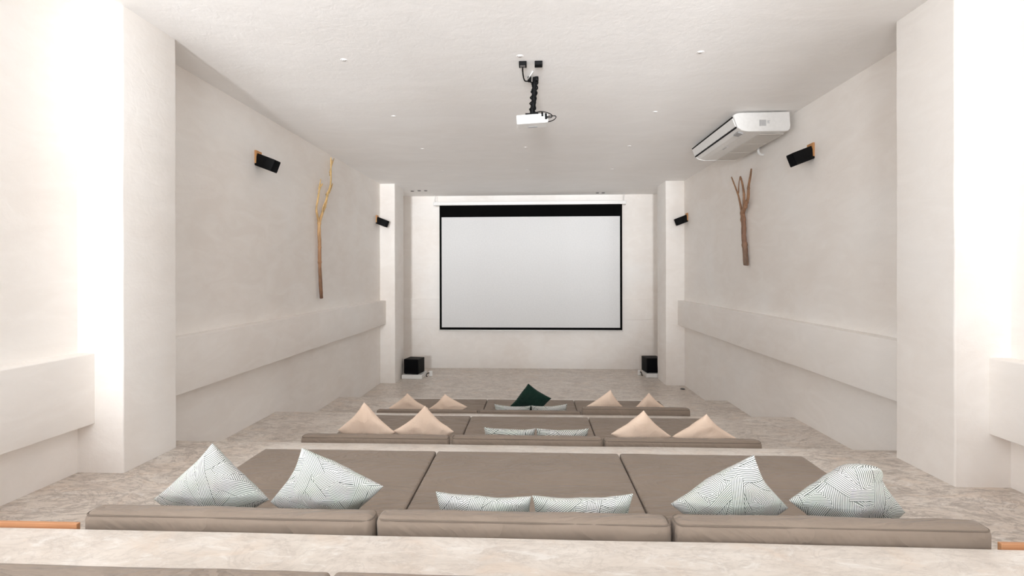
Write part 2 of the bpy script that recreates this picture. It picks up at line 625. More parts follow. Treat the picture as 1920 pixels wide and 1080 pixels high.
# unseen rear wall, its two openings sized to shape the added outdoor light
W1 = (-3.25, 1.3, 2.02, 5.28)
W2 = (2.6, 3.8, 2.6, 4.9)
bm = bmesh.new()
y0, y1 = REAR - 0.2, REAR
xs = [XL - 0.2, W1[0], W1[1], W2[0], W2[1], XR + 0.2]
add_box(bm, (xs[0], y0, -0.3), (xs[1], y1, ZC + 0.1))
add_box(bm, (xs[2], y0, -0.3), (xs[3], y1, ZC + 0.1))
add_box(bm, (xs[4], y0, -0.3), (xs[5], y1, ZC + 0.1))
for W_ in (W1, W2):
    add_box(bm, (W_[0], y0, -0.3), (W_[1], y1, W_[2]))
    add_box(bm, (W_[0], y0, W_[3]), (W_[1], y1, ZC + 0.1))
structure('wall_rear', bm, M_WALL)
for i, W_ in enumerate((W1, W2)):
    bm = bmesh.new()
    t = 0.06
    add_box(bm, (W_[0], y0 + 0.05, W_[2]), (W_[0] + t, y1 - 0.05, W_[3]))
    add_box(bm, (W_[1] - t, y0 + 0.05, W_[2]), (W_[1], y1 - 0.05, W_[3]))
    add_box(bm, (W_[0] + t, y0 + 0.05, W_[2]), (W_[1] - t, y1 - 0.05, W_[2] + t))
    add_box(bm, (W_[0] + t, y0 + 0.05, W_[3] - t), (W_[1] - t, y1 - 0.05, W_[3]))
    add_box(bm, ((W_[0] + W_[1]) / 2 - 0.03, y0 + 0.05, W_[2] + t), ((W_[0] + W_[1]) / 2 + 0.03, y1 - 0.05, W_[3] - t))
    structure('unseen_window_%d' % (i + 1), bm, M_WHITEP)

# pillars and the plastered ledges that run along the walls
wavy_pillar('trim_1', (XL - 0.05, PF, T[2] - 0.05), (PL, PB, ZC + 0.05))
wavy_pillar('trim_2', (PR, PF, T[2] - 0.05), (XR + 0.05, PB, ZC + 0.05))
wavy_pillar('trim_3', (XL - 0.05, CF, -0.1), (CL, CB, ZC + 0.05))
wavy_pillar('trim_4', (CR, CF, -0.1), (XR + 0.05, CB, ZC + 0.05))


def ledge(name, lo, hi, axis):
    lo, hi = Vector(lo), Vector(hi)
    bm = bmesh.new()
    n = 80
    other = 0 if axis == 1 else 1
    r = 0.010
    prof = []
    for cu, cz_, a0 in ((hi[other] - r, hi.z - r, 0), (lo[other] + r, hi.z - r, 90), (lo[other] + r, lo.z + r, 180), (hi[other] - r, lo.z + r, 270)):
        for k in range(4):
            a = math.radians(a0 + 90 * k / 3)
            prof.append((cu + r * math.cos(a), cz_ + r * math.sin(a)))
    rows = []
    for i in range(n + 1):
        s = lo[axis] + (hi[axis] - lo[axis]) * i / n
        row = []
        for u, z in prof:
            dz = 0.006 * noise.noise(Vector((u, z, s * 0.9))) + 0.002 * noise.noise(Vector((u, z * 2, s * 6)))
            p = [0, 0, z + dz]
            p[axis], p[other] = s, u
            row.append(bm.verts.new(p))
        rows.append(row)
    m = len(prof)
    for a, c in zip(rows, rows[1:]):
        for j in range(m):
            bm.faces.new((a[j], a[(j + 1) % m], c[(j + 1) % m], c[j]))
    bm.faces.new(rows[0][::-1])
    bm.faces.new(rows[-1])
    o = structure(name, bm, M_WALL, True)
    e = o.modifiers.new('edges', 'EDGE_SPLIT')
    e.split_angle = math.radians(50)


ledge('trim_5', (XL - 0.05, PB - 0.03, LB), (-3.942, CF + 0.02, LT), 1)
ledge('trim_6', (3.778, PB - 0.03, LB), (XR + 0.05, CF + 0.02, LT), 1)
ledge('trim_7', (XL - 0.05, REAR, LB), (-3.942, PF + 0.02, LT), 1)
ledge('trim_8', (3.778, REAR, LB), (XR + 0.05, PF + 0.02, LT), 1)
ledge('trim_9', (XL - 0.05, BW - 0.055, 1.524), (XR + 0.05, BW + 0.05, 2.16), 0)

# ------------------------------------------------------------------ mattresses and bolsters
MX = [(-2.585, -0.918), (-0.907, 0.790), (0.801, 2.465)]
PLACE = ['left', 'middle', 'right']
ROWN = ['nearest row at the bottom edge of the picture', 'first full row with the patterned cushions',
        'second row with four large peach cushions', 'farthest row with the green cushion']


def piping(parent, loop, rad=0.0045):
    bm = bmesh.new()
    add_tube(bm, loop, rad, 6, cap=False)
    o = link('piping', bm, M_SEAM, parent)
    return o


def rect_loop(lo, hi, z, r=0.025, zf=None):
    pts = []
    for cx_, cy_, a0 in ((hi[0] - r, hi[1] - r, 0), (lo[0] + r, hi[1] - r, 90), (lo[0] + r, lo[1] + r, 180), (hi[0] - r, lo[1] + r, 270)):
        for k in range(5):
            a = math.radians(a0 + 90 * k / 4)
            pts.append((cx_ + r * math.cos(a), cy_ + r * math.sin(a), z))
    out = []
    for a, c in zip(pts, pts[1:] + pts[:1]):
        a, c = Vector(a), Vector(c)
        n = max(1, int((c - a).length / 0.05))
        out += [a.lerp(c, i / n) for i in range(n)]
    out.append(Vector(pts[0]))
    return out


def mattress(x0, x1, y0, y1, z, seed, label, group):
    e = empty('floor_mattress', ((x0 + x1) / 2, (y0 + y1) / 2, z), label, 'mattress', group)
    ox, oy = e.location.x, e.location.y
    bm = soft_box((x0 - ox, y0 - oy, 0), (x1 - ox, y1 - oy, MT), 0.022, 0.06, 0.0035, seed, 0.006, 3.5)
    link('cover', bm, M_TAUPE, e)
    piping(e, rect_loop((x0 - ox + 0.003, y0 - oy + 0.003), (x1 - ox - 0.003, y1 - oy - 0.003), MT - 0.018, 0.02), 0.004)
    return e


def bolster(x0, x1, y0, th, z0, z1, seed, label, group, tilt=0.0, r=0.045, wob=0.006):
    e = empty('bolster_cushion', ((x0 + x1) / 2, y0 + th / 2, z0), label, 'bolster', group, (0, 0, tilt))
    L_ = (x1 - x0) / 2
    h = z1 - z0
    bm = soft_box((-L_, -th / 2, 0), (L_, th / 2, h), r, 0.035, wob, seed, 0.004, 7.0)
    # gathered corners at both ends
    for v in bm.verts:
        t = max(0, (abs(v.co.x) - (L_ - 0.16)) / 0.16)
        g = t * 0.011 * math.sin(v.co.x * 95 + v.co.z * 14 + seed) * (0.4 + 0.6 * noise.noise(Vector((v.co.x * 9, seed, v.co.z * 9))))
        v.co.y += g * (1 if v.co.y > 0 else -1)
    link('cover', bm, M_TAUPE, e)
    piping(e, rect_loop((-L_ + 0.009, -th / 2 + 0.0085), (L_ - 0.009, th / 2 - 0.0085), h - 0.016, 0.036), 0.0042)
    return e


MATG = ['foam mattresses laid in rows on the cement tiers']
MLAB = {
    0: ['taupe mattress at the bottom picture edge, left of its dark joint', 'taupe mattress at the bottom picture edge, right of its dark joint', None],
    1: ['taupe mattress under the two patterned cushions with a purple-grey print at left, nearest full row',
        'large taupe mattress in the middle of the nearest full row, before the low patterned cushions',
        'taupe mattress at the right of the nearest full row, behind two patterned cushions'],
    2: ['taupe mattress behind the two big peach cushions at left, second row',
        'taupe middle mattress of the second row, between its two dark joints',
        'taupe mattress behind the two big peach cushions at right, second row'],
    3: ['taupe mattress behind the two small peach cushions at left, farthest row',
        'taupe mattress under the dark green cushion, middle of the farthest row',
        'taupe mattress behind the two small peach cushions at right, farthest row']}
MLAB[1][0] = 'taupe mattress at the left of the nearest full row, behind two patterned cushions'
for k in range(4):
    yb = (E[k - 1] if k else -0.002) + 0.02
    ye = E[k] - 0.48
    for i, (a, c) in enumerate(MX):
        if MLAB[k][i] is None:
            continue
        a_, c_ = a, c
        if k == 0:
            a_, c_ = [(-2.62, -0.862), (-0.845, 0.86)][i]
        mattress(a_, c_, yb, ye, T[k] + 0.003, 3.1 * k + 1.7 * i, MLAB[k][i], 'taupe mattresses')

BOL = {1: [(-2.475, -0.858, 0.13, 1.622), (-0.842, 0.722, 0.13, 1.628), (0.738, 2.33, 0.13, 1.632)],
       2: [(-2.49, -0.892, 0.13, 1.198), (-0.866, 0.722, 0.13, 1.205), (0.734, 2.352, 0.13, 1.196)],
       3: [(-2.50, -0.872, 0.13, 0.760), (-0.860, 0.748, 0.13, 0.762), (0.762, 2.43, 0.15, 0.826)]}
BLAB = {1: ['long taupe bolster at left of the nearest row, under the first two patterned cushions',
            'long taupe bolster in the middle of the nearest row, with creased right end',
            'long taupe bolster at right of the nearest row, reaching farthest right'],
        2: ['taupe bolster in front of the two big peach cushions at left, second row',
            'taupe bolster in front of the low white cushions, second row',
            'taupe bolster in front of the two big peach cushions at right, second row'],
        3: ['low taupe bolster in front of the two small peach cushions at left, farthest row',
            'low taupe bolster in front of the dark green cushion, farthest row',
            'taller rounded taupe bolster at right of the farthest row']}
for k in (1, 2, 3):
    for i, (a, c, th, zt) in enumerate(BOL[k]):
        bolster(a, c, E[k - 1] + 0.022, th, T[k] + MT + 0.008, zt, k * 5 + i * 2.3, BLAB[k][i], 'taupe bolsters', wob=0.006 if k == 1 else 0.004)

# the two visible ends of a stained board behind the bolsters
for a, c, lab in ((XL + 0.01, -2.49, 'orange-brown stained board along the step edge, left of the bolsters'),
                  (2.345, XR - 0.01, 'orange-brown stained board along the step edge, right of the bolsters')):
    bm = bmesh.new()
    add_box(bm, (a, 2.512, T[1] + 0.003), (c, 2.535, 1.566))
    bevel(bm, 0.003, 2)
    tag(link('wooden_board', bm, M_ORANGEWOOD, smooth=False, loc=((a + c) / 2, 2.52, T[1])), lab, 'board')


# ------------------------------------------------------------------ scatter cushions
def pillow(corners, yb, zm, m, thick, mat, label, group, seed, n=30, pinch=0.07, fold=None, wr=0.004, ears=0.0, uvs_=1.0):
    """corners: left, apex, right, bottom as (x, z) in the leaning plane y = yb - m (z - zm)"""
    Lc, A, R_, B = [Vector((x, yb - m * (z - zm), z)) for x, z in corners]
    nrm = Vector((0, -1, -m)).normalized()
    bm = bmesh.new()
    uvl = bm.loops.layers.uv.new('UVMap')
    grids = []
    uvs = {}
    side_len = (A - Lc).length
    for side in (1, -1):
        g = []
        for i in range(n + 1):
            row = []
            for j in range(n + 1):
                # denser towards the rim
                u = math.sin((i / n - 0.5) * math.pi)
                v = math.sin((j / n - 0.5) * math.pi)
                uu = u * (1 - pinch * (1 - v * v) * abs(u))
                vv = v * (1 - pinch * (1 - u * u) * abs(v))
                vv -= ears * (1 - abs(u) ** 3) * max(0.0, v) ** 2
                s, t = (uu + 1) / 2, (vv + 1) / 2
                # s: bottom-left edge -> right, t: up ; (0,0)=B (1,0)=R (0,1)=L (1,1)=A
                p = B * (1 - s) * (1 - t) + R_ * s * (1 - t) + Lc * (1 - s) * t + A * s * t
                prof = max(0.0, (1 - u * u) * (1 - v * v)) ** 0.42
                w_ = thick * prof
                nz = noise.noise(Vector((u * 2.2 + seed, v * 2.2, seed * side)))
                nz2 = noise.noise(Vector((u * 5.5 + seed, v * 5.5, seed * side + 4)))
                w_ *= 1 + 0.22 * nz
                rim = (1 - prof) * prof * 4
                w_ += wr * nz2 * (0.5 + rim)
                # pulled folds that run into the corners
                cor = abs(u * v) ** 2
                w_ += wr * 0.9 * cor * prof * math.sin(14 * math.atan2(1.001 - abs(u), 1.001 - abs(v)) + seed)
                q = p + nrm * w_ * side * 0.5
                q += Vector((noise.noise(Vector((u * 1.5, v * 1.5, seed))), 0, noise.noise(Vector((u * 1.5, v * 1.5, seed + 7))))) * 0.008
                if fold:
                    q = fold(q, u, v)
                vt = bm.verts.new(q)
                row.append(vt)
            g.append(row)
        grids.append(g)
        # the print lies on the cloth: measure along the cloth from the middle
        c_ = n // 2
        for i in range(n + 1):
            for rng, st in ((range(c_ + 1, n + 1), -1), (range(c_ - 1, -1, -1), 1)):
                acc = 0.0
                acc2 = 0.0
                for k in rng:
                    acc += (g[i][k].co - g[i][k + st].co).length
                    acc2 += (g[k][i].co - g[k + st][i].co).length
                    uvs.setdefault(g[i][k], [0, 0])[1] = -st * acc
                    uvs.setdefault(g[k][i], [0, 0])[0] = -st * acc2
            uvs.setdefault(g[i][c_], [0, 0])
            uvs.setdefault(g[c_][i], [0, 0])
        for row in g:
            for vt in row:
                a_ = uvs[vt]
                uvs[vt] = (a_[0] * uvs_ + seed * 0.731 % 1.7, a_[1] * uvs_ + seed * 0.417 % 1.3 + (0.3 if side < 0 else 0))
        for i in range(n):
            for j in range(n):
                f = bm.faces.new((g[i][j], g[i + 1][j], g[i + 1][j + 1], g[i][j + 1]) if side > 0 else (g[i][j], g[i][j + 1], g[i + 1][j + 1], g[i + 1][j]))
                for lp in f.loops:
                    lp[uvl].uv = uvs[lp.vert]
    bmesh.ops.remove_doubles(bm, verts=bm.verts, dist=2e-4)
    zmin = min(v.co.z for v in bm.verts)
    base = Vector(((Lc.x + R_.x) / 2, yb, zmin))
    o = link('scatter_cushion', bm, mat, smooth=True, loc=base)
    return tag(o, label, 'cushion', group)


def blunt_tip(q, u, v):
    """a soft tip folded over towards the back"""
    a = max(0.0, (u + v) / 2 - 0.62) / 0.38
    q = q.copy()
    q.z -= 0.075 * a * a
    q.x += 0.035 * a - 0.02 * a * a
    q.y -= 0.05 * a
    if a > 0:
        q.x += 0.06 * a * (u - v)
    return q


def bend_apex(dx, dy, start=0.25):
    def f(q, u, v):
        a = max(0.0, (u + v) / 2 - start) / (1 - start)
        q = q.copy()
        q.x += dx * a * a
        q.y += dy * a * a
        return q
    return f


GP, GB, GW = 'black and white line-print cushions standing on a corner', 'plain peach cushions', 'low white cushions with a dark line print'
# nearest row, on a corner
pillow([(-2.347, 1.538), (-1.86, 1.948), (-1.612, 1.551), (-2.02, 1.262)], 2.98, 1.25, .40, .17, M_PRINT,
       'line-print cushion standing on its corner, farthest left in the nearest row', GP, 1.3, 34)
pillow([(-1.608, 1.534), (-1.314, 1.917), (-0.89, 1.665), (-1.24, 1.262)], 2.98, 1.25, .40, .17, M_PRINT,
       'line-print cushion with its tip leaning left, second from left in the nearest row', GP, 4.1, 34, fold=bend_apex(-0.03, 0.02))
pillow([(0.799, 1.571), (1.19, 1.916), (1.478, 1.564), (1.16, 1.262)], 2.98, 1.25, .40, .18, M_PRINT,
       'line-print cushion with a sharp tip leaning right, left one of the right-hand pair, nearest row', GP, 7.7, 34, fold=bend_apex(0.03, 0.0))
pillow([(1.47, 1.617), (1.82, 1.955), (2.14, 1.542), (1.86, 1.262)], 2.98, 1.25, .40, .18, M_PRINT,
       'greenish line-print cushion with a blunt folded tip, farthest right in the nearest row', GP, 11.9, 34, fold=blunt_tip)
# nearest row, upright low pair
for (a, c, lab, sd) in (((-0.563, 1.672), (-0.012, 1.652), 'low line-print cushion behind the middle bolster, left one of the pair, nearest row', 2.2),
                        ((-0.006, 1.655), (0.563, 1.68), 'low line-print cushion behind the middle bolster, right one of the pair, nearest row', 5.6)):
    pillow([(a[0], a[1]), (c[0], c[1]), (c[0] - 0.01, 1.275), (a[0] + 0.01, 1.275)], 2.93, 1.25, .45, .15, M_PRINT, lab,
           'low line-print cushions of the nearest row', sd, 30, pinch=0.055, ears=0.16)
# second row
pillow([(-2.211, 1.165), (-1.862, 1.515), (-1.555, 1.14), (-1.88, 0.855)], 5.45, .841, .35, .17, M_BEIGE,
       'peach cushion on its corner, farthest left in the second row', GB, 3.3, pinch=0.11)
pillow([(-1.571, 1.16), (-1.189, 1.475), (-0.883, 1.156), (-1.2, 0.855)], 5.45, .841, .35, .17, M_BEIGE,
       'peach cushion on its corner, second from left in the second row', GB, 6.1, pinch=0.11)
pillow([(0.853, 1.154), (1.191, 1.455), (1.512, 1.133), (1.19, 0.855)], 5.45, .841, .35, .17, M_BEIGE,
       'peach cushion on its corner, third from left in the second row', GB, 9.4, pinch=0.11)
pillow([(1.524, 1.130), (1.858, 1.418), (2.218, 1.12), (1.87, 0.855)], 5.45, .841, .35, .17, M_BEIGE,
       'peach cushion on its corner, farthest right in the second row', GB, 12.8, pinch=0.11)
for (a, c, lab, sd) in (((-0.543, 1.245), (0.022, 1.235), 'low white cushion with dark print, left one of the pair in the second row', 8.2),
                        ((0.030, 1.237), (0.601, 1.25), 'low white cushion with dark print, right one of the pair in the second row', 9.6)):
    pillow([(a[0], a[1]), (c[0], c[1]), (c[0] - 0.01, 0.868), (a[0] + 0.01, 0.868)], 5.42, .841, .42, .15, M_PRINT, lab, GW, sd, 26, pinch=0.05, ears=0.16, uvs_=0.55)
# farthest row
pillow([(-2.405, 0.703), (-2.07, 0.974), (-1.735, 0.701), (-2.07, 0.447)], 7.95, .431, .30, .16, M_BEIGE,
       'small peach cushion, farthest left in the farthest row', GB, 13.3, 24, pinch=0.11)
pillow([(-1.736, 0.691), (-1.445, 0.962), (-1.078, 0.737), (-1.40, 0.447)], 7.95, .431, .30, .16, M_BEIGE,
       'small peach cushion, second from left in the farthest row', GB, 15.1, 24, pinch=0.11)
pillow([(0.859, 0.768), (1.241, 1.071), (1.479, 0.737), (1.16, 0.447)], 7.95, .431, .30, .15, M_BEIGE,
       'small sharp-tipped peach cushion right of the green one, farthest row', GB, 17.4, 24, pinch=0.11)
pillow([(1.608, 0.729), (1.853, 1.021), (2.171, 0.735), (1.88, 0.447)], 7.95, .431, .30, .15, M_BEIGE,
       'small peach cushion, farthest right in the farthest row', GB, 19.8, 24, pinch=0.11)
pillow([(-0.411, 0.688), (-0.084, 1.142), (0.296, 0.875), (-0.04, 0.452)], 8.10, .431, .40, .15, M_GREEN,
       'dark green velvet cushion standing on its corner in the farthest row', None, 21.0, 28)
for (a, c, lab, sd) in (((-0.626, 0.832), (-0.042, 0.81), 'low white cushion before the green one, left one of that pair', 10.2),
                        ((-0.034, 0.812), (0.538, 0.845), 'low white cushion before the green one, right one of that pair', 14.6)):
    pillow([(a[0], a[1]), (c[0], c[1]), (c[0] - 0.01, 0.455), (a[0] + 0.01, 0.455)], 7.87, .431, .40, .13, M_PRINT, lab, GW, sd, 24, pinch=0.05, ears=0.18, uvs_=0.55)


# ------------------------------------------------------------------ projection screen
SY = 14.475
scr = empty('projection_screen', (-0.13, SY, 5.05), 'large pull-down white projection screen with black border hanging before the end wall', 'projection screen')


def local(bm, e):
    bmesh.ops.transform(bm, matrix=e.matrix_basis.inverted() if e.parent is None else Matrix(), verts=bm.verts)
    return bm


bm = bmesh.new()
add_box(bm, (-3.00, SY - 0.06, 5.00), (2.765, SY + 0.05, 5.105))
bevel(bm, 0.015, 3)
link('case', local(bm, scr), M_WHITEP, scr, smooth=False)
for x in (-3.005, 2.77):
    bm = bmesh.new()
    add_box(bm, (x - 0.012, SY - 0.063, 4.992), (x + 0.012, SY + 0.053, 5.112))
    bevel(bm, 0.008, 2)
    link('end_cap', local(bm, scr), M_WHITEP, scr, smooth=False)
bm = bmesh.new()
add_box(bm, (-2.775, SY - 0.002, 1.30), (2.615, SY + 0.002, 4.66))
link('projection_cloth', local(bm, scr), M_SCREEN, scr, smooth=False)
bm = bmesh.new()
xa, xb, xc, xd = -2.835, -2.77, 2.60, 2.665
add_box(bm, (xa, SY - 0.004, 4.645), (xd, SY + 0.004, 5.00))
add_box(bm, (xa, SY - 0.004, 1.235), (xb, SY + 0.004, 4.645))
add_box(bm, (xc, SY - 0.004, 1.235), (xd, SY + 0.004, 4.645))
add_box(bm, (xb, SY - 0.004, 1.235), (xc, SY + 0.004, 1.305))
link('black_border', local(bm, scr), M_BLACKCLOTH, scr, smooth=False)
bm = bmesh.new()
add_tube(bm, [(-2.86, SY, 1.218), (2.69, SY, 1.218)], 0.018, 10)
link('bottom_bar', local(bm, scr), M_WHITEP, scr)
for x in (-2.96, 2.72):
    bm = bmesh.new()
    add_tube(bm, smooth_pts([(x - 0.03, SY - 0.01, ZC), (x + 0.01, SY, 5.26), (x - 0.01, SY, 5.19), (x, SY, 5.10)]), 0.007, 6)
    link('hanging_wire', local(bm, scr), M_METAL, scr)

# ------------------------------------------------------------------ projector on its ceiling pole
PY = 5.888
pj = empty('ceiling_projector', (-0.01, PY + 0.02, ZC), 'small white projector hanging on a black cable-wrapped pole from the ceiling', 'projector')
rot = Matrix.Rotation(math.radians(-3.2), 4, 'Y')
ctr = Vector((-0.005, PY + 0.11, 4.828))
bm = bmesh.new()
add_box(bm, (-0.193, -0.11, -0.056), (0.193, 0.11, 0.056))
bevel(bm, 0.012, 3)
bmesh.ops.transform(bm, matrix=Matrix.Translation(ctr) @ rot, verts=bm.verts)
body = link('body', local(bm, pj), M_WHITEP, pj, smooth=False)
bm = bmesh.new()
r_ = bmesh.ops.create_cone(bm, cap_ends=True, segments=24, radius1=0.035, radius2=0.032, depth=0.04)
bmesh.ops.transform(bm, matrix=Matrix.Translation(ctr) @ rot @ Matrix.Translation((0.09, 0.12, 0.0)) @ Matrix.Rotation(math.pi / 2, 4, 'X'), verts=bm.verts)
link('lens', local(bm, pj), M_BLACK, pj)
for x, zz, a, h in ((0.125, 0.038, 0.012, 0.022), (0.168, 0.012, 0.014, 0.034)):
    bm = bmesh.new()
    add_box(bm, (x - a, -0.135, zz - h), (x + a, -0.108, zz + h))
    bevel(bm, 0.003, 1)
    bmesh.ops.transform(bm, matrix=Matrix.Translation(ctr) @ rot, verts=bm.verts)
    link('cable_plug', local(bm, pj), M_BLACK, pj, smooth=False)
bm = bmesh.new()
for k in range(3):
    add_box(bm, (-0.05, 0.02 + 0.02 * k, -0.059), (0.06, 0.03 + 0.02 * k, -0.055))
bmesh.ops.transform(bm, matrix=Matrix.Translation(ctr) @ rot, verts=bm.verts)
link('underside_vent', local(bm, pj), M_GREYP, pj, smooth=False)
bm = bmesh.new()
add_tube(bm, smooth_pts([(0.03, PY + 0.04, ZC), (0.022, PY + 0.04, 5.25), (0.015, PY + 0.05, 5.05), (-0.006, PY + 0.06, 4.94), (-0.004, PY + 0.06, 4.885)]), 0.030, 10)
link('pole', local(bm, pj), M_BLACK, pj)
bm = bmesh.new()
add_box(bm, (-0.09, PY + 0.0, 4.884), (0.07, PY + 0.13, 4.896))
link('mount_plate', local(bm, pj), M_BLACK, pj, smooth=False)
for s in (0.0, 2.1, 4.2):
    bm = bmesh.new()
    pts = []
    for k in range(46):
        t = k / 45
        z = 5.30 - t * 0.41
        cx_ = 0.028 - 0.034 * t
        rr = 0.033 + 0.007 * math.sin(k * 0.9 + s * 3)
        a = s + t * 11
        pts.append((cx_ + rr * math.cos(a), PY + 0.045 + rr * math.sin(a), z))
    add_tube(bm, pts, 0.009, 6)
    link('wrapped_cable', local(bm, pj), M_BLACK, pj)
for x in (-0.04, 0.048):
    bm = bmesh.new()
    add_box(bm, (x - 0.022, PY - 0.01, ZC - 0.055), (x + 0.024, PY + 0.06, ZC))
    bevel(bm, 0.012, 2)
    link('mount_foot', local(bm, pj), M_BLACK, pj)
bm = bmesh.new()
add_tube(bm, smooth_pts([(-0.114, 5.51, ZC - 0.04), (-0.115, 5.56, 5.26), (-0.10, 5.70, 5.21), (-0.05, 5.82, 5.26), (0.0, 5.90, 5.27)]), 0.008, 8)
link('supply_cable', local(bm, pj), M_BLACK, pj)
bm = bmesh.new()
add_tube(bm, [(-0.055, 5.83, 5.29), (0.005, 5.72, 5.337)], 0.007, 6)
link('white_strap', local(bm, pj), M_WHITEP, pj)
for pts in ([(0.0, PY + 0.04, 4.91), (0.10, PY, 4.915), (0.17, PY - 0.02, 4.895), (0.24, PY - 0.03, 4.86), (0.235, PY - 0.03, 4.825), (0.165, PY - 0.02, 4.83)],
            [(0.02, PY + 0.02, 4.90), (0.10, PY - 0.02, 4.905), (0.115, PY - 0.03, 4.895), (0.122, PY - 0.025, 4.87)],
            [(0.17, PY - 0.03, 4.838), (0.24, PY - 0.04, 4.845), (0.29, PY - 0.05, 4.838), (0.27, PY - 0.04, 4.80), (0.22, PY - 0.02, 4.785), (0.19, PY, 4.785)]):
    bm = bmesh.new()
    add_tube(bm, smooth_pts(pts), 0.0055, 6)
    link('cable_loop', local(bm, pj), M_BLACK, pj)

for x, lab, hole in ((-0.112, 'left black junction box on the ceiling, a cable plugged into it', True),
                     (0.068, 'right black junction box on the ceiling, nothing plugged in', False)):
    e = empty('junction_box', (x, 5.50, ZC), lab, 'junction box', 'black junction boxes above the projector')
    bm = bmesh.new()
    add_box(bm, (-0.044, -0.045, -0.045), (0.044, 0.045, 0))
    bevel(bm, 0.005, 2)
    link('housing', bm, M_BLACK, e, smooth=False)
    bm = bmesh.new()
    add_box(bm, (-0.03, -0.03, -0.049), (0.03, 0.03, -0.044))
    bevel(bm, 0.002, 1)
    link('face_plate', bm, M_DARKGREY if hole else M_BLACK, e, smooth=False)

# small round ceiling outlets in a regular grid
def outlet(x, y, lab):
    e = empty('ceiling_outlet', (x, y, ZC), lab, 'ceiling outlet', 'small white round ceiling outlets')
    bm = bmesh.new()
    n = 24
    rings = []
    for rr, zz in ((0.040, 0.0), (0.040, -0.001), (0.036, -0.003), (0.030, -0.0025), (0.027, 0.0)):
        rings.append([bm.verts.new((rr * math.cos(2 * math.pi * k / n), rr * math.sin(2 * math.pi * k / n), zz)) for k in range(n)])
    for r0, r1 in zip(rings, rings[1:]):
        for k in range(n):
            bm.faces.new((r0[k], r0[(k + 1) % n], r1[(k + 1) % n], r1[k]))
    link('ring', bm, M_CEIL, e)
    bm = bmesh.new()
    bmesh.ops.create_cone(bm, cap_ends=True, segments=20, radius1=0.027, radius2=0.027, depth=0.003)
    bmesh.ops.translate(bm, vec=(0, 0, -0.0015), verts=bm.verts)
    link('cap', bm, M_CEIL, e)


for y, rn in ((5.34, 'nearest'), (7.28, 'second'), (9.20, 'third'), (11.21, 'farthest')):
    for x, cn in ((-2.13, 'left'), (-0.139, 'centre'), (1.835, 'right')):
        if cn == 'centre' and rn == 'second':
            continue
        outlet(x, y, 'small round white ceiling outlet, %s of the %s row across the ceiling' % (cn, rn))

for x, y, lab in ((-3.508, 13.843, 'small dark ceiling hole before the end wall, farthest left of three'),
                  (-3.286, 13.77, 'small dark ceiling hole before the end wall, middle of three at left'),
                  (-3.10, 13.78, 'small dark ceiling hole before the end wall with a white bit beside it'),
                  (1.924, 14.424, 'small dark ceiling hole above the screen at right, left of two'),
                  (2.099, 14.434, 'small dark ceiling hole above the screen at right, right of two')):
    bm = bmesh.new()
    bmesh.ops.create_cone(bm, cap_ends=True, segments=20, radius1=0.042, radius2=0.05, depth=0.012)
    tag(link('ceiling_socket', bm, M_DARKGREY, loc=(0, 0, 0.006)), lab, 'ceiling socket', 'dark ceiling sockets by the screen').location = (x, y, ZC - 0.0125 + 0.006)

# ------------------------------------------------------------------ air conditioner
AY0, AY1 = 7.30, 9.20
ac = empty('ceiling_air_conditioner', (3.42, (AY0 + AY1) / 2, ZC), 'long white ceiling-mounted air conditioner beside the right wall', 'air conditioner')
prof = [(2.990, 5.283), (3.03, 5.312), (3.085, 5.324), (3.815, 5.328), (3.822, 5.12), (3.82, 5.075), (3.805, 5.052), (3.77, 5.040),
        (3.21, 5.040), (3.12, 5.058), (3.058, 5.100)]


def extr(pf, y0, y1, inset=0.0):
    bm = bmesh.new()
    a = [bm.verts.new((x, y0, z)) for x, z in pf]
    c = [bm.verts.new((x, y1, z)) for x, z in pf]
    n = len(pf)
    for k in range(n):
        bm.faces.new((a[k], a[(k + 1) % n], c[(k + 1) % n], c[k]))
    bm.faces.new(a[::-1])
    bm.faces.new(c)
    return bm


def shrink(pf, d):
    cx_ = sum(p[0] for p in pf) / len(pf)
    cz_ = sum(p[1] for p in pf) / len(pf)
    return [(x + (cx_ - x) / abs(cx_ - x) * d if abs(cx_ - x) > 0.05 else x, z + (cz_ - z) / abs(cz_ - z) * d if abs(cz_ - z) > 0.03 else z) for x, z in pf]


link('body', local(extr(shrink(prof, 0.006), AY0 + 0.05, AY1 - 0.05), ac), M_WHITEP, ac, smooth=False)
for y0, y1 in ((AY0, AY0 + 0.05), (AY1 - 0.05, AY1)):
    bm = extr(prof, y0, y1)
    ed = [e for e in bm.edges if abs(e.verts[0].co.y - e.verts[1].co.y) < 1e-6 and abs(e.verts[0].co.y - (AY0 if y0 == AY0 else AY1)) < 1e-6]
    bmesh.ops.bevel(bm, geom=ed, offset=0.014, segments=3, profile=0.5, affect='EDGES')
    link('side_panel', local(bm, ac), M_WHITEP, ac, smooth=False)
# slanted front: two dark slots with a white louvre between
P1, P2 = Vector((2.990, 0, 5.283)), Vector((3.058, 0, 5.100))
nr = Vector((-(P1.z - P2.z), 0, -(P2.x - P1.x))).normalized()


def strip(t0, t1, out, y0, y1):
    bm = bmesh.new()
    q = [P1.lerp(P2, t) for t in (t0, t1)]
    pts = [q[0] + nr * out, q[1] + nr * out, q[1] - nr * 0.004, q[0] - nr * 0.004]
    a = [bm.verts.new((p.x, y0, p.z)) for p in pts]
    c = [bm.verts.new((p.x, y1, p.z)) for p in pts]
    for k in range(4):
        bm.faces.new((a[k], a[(k + 1) % 4], c[(k + 1) % 4], c[k]))
    bm.faces.new(a[::-1])
    bm.faces.new(c)
    return bm


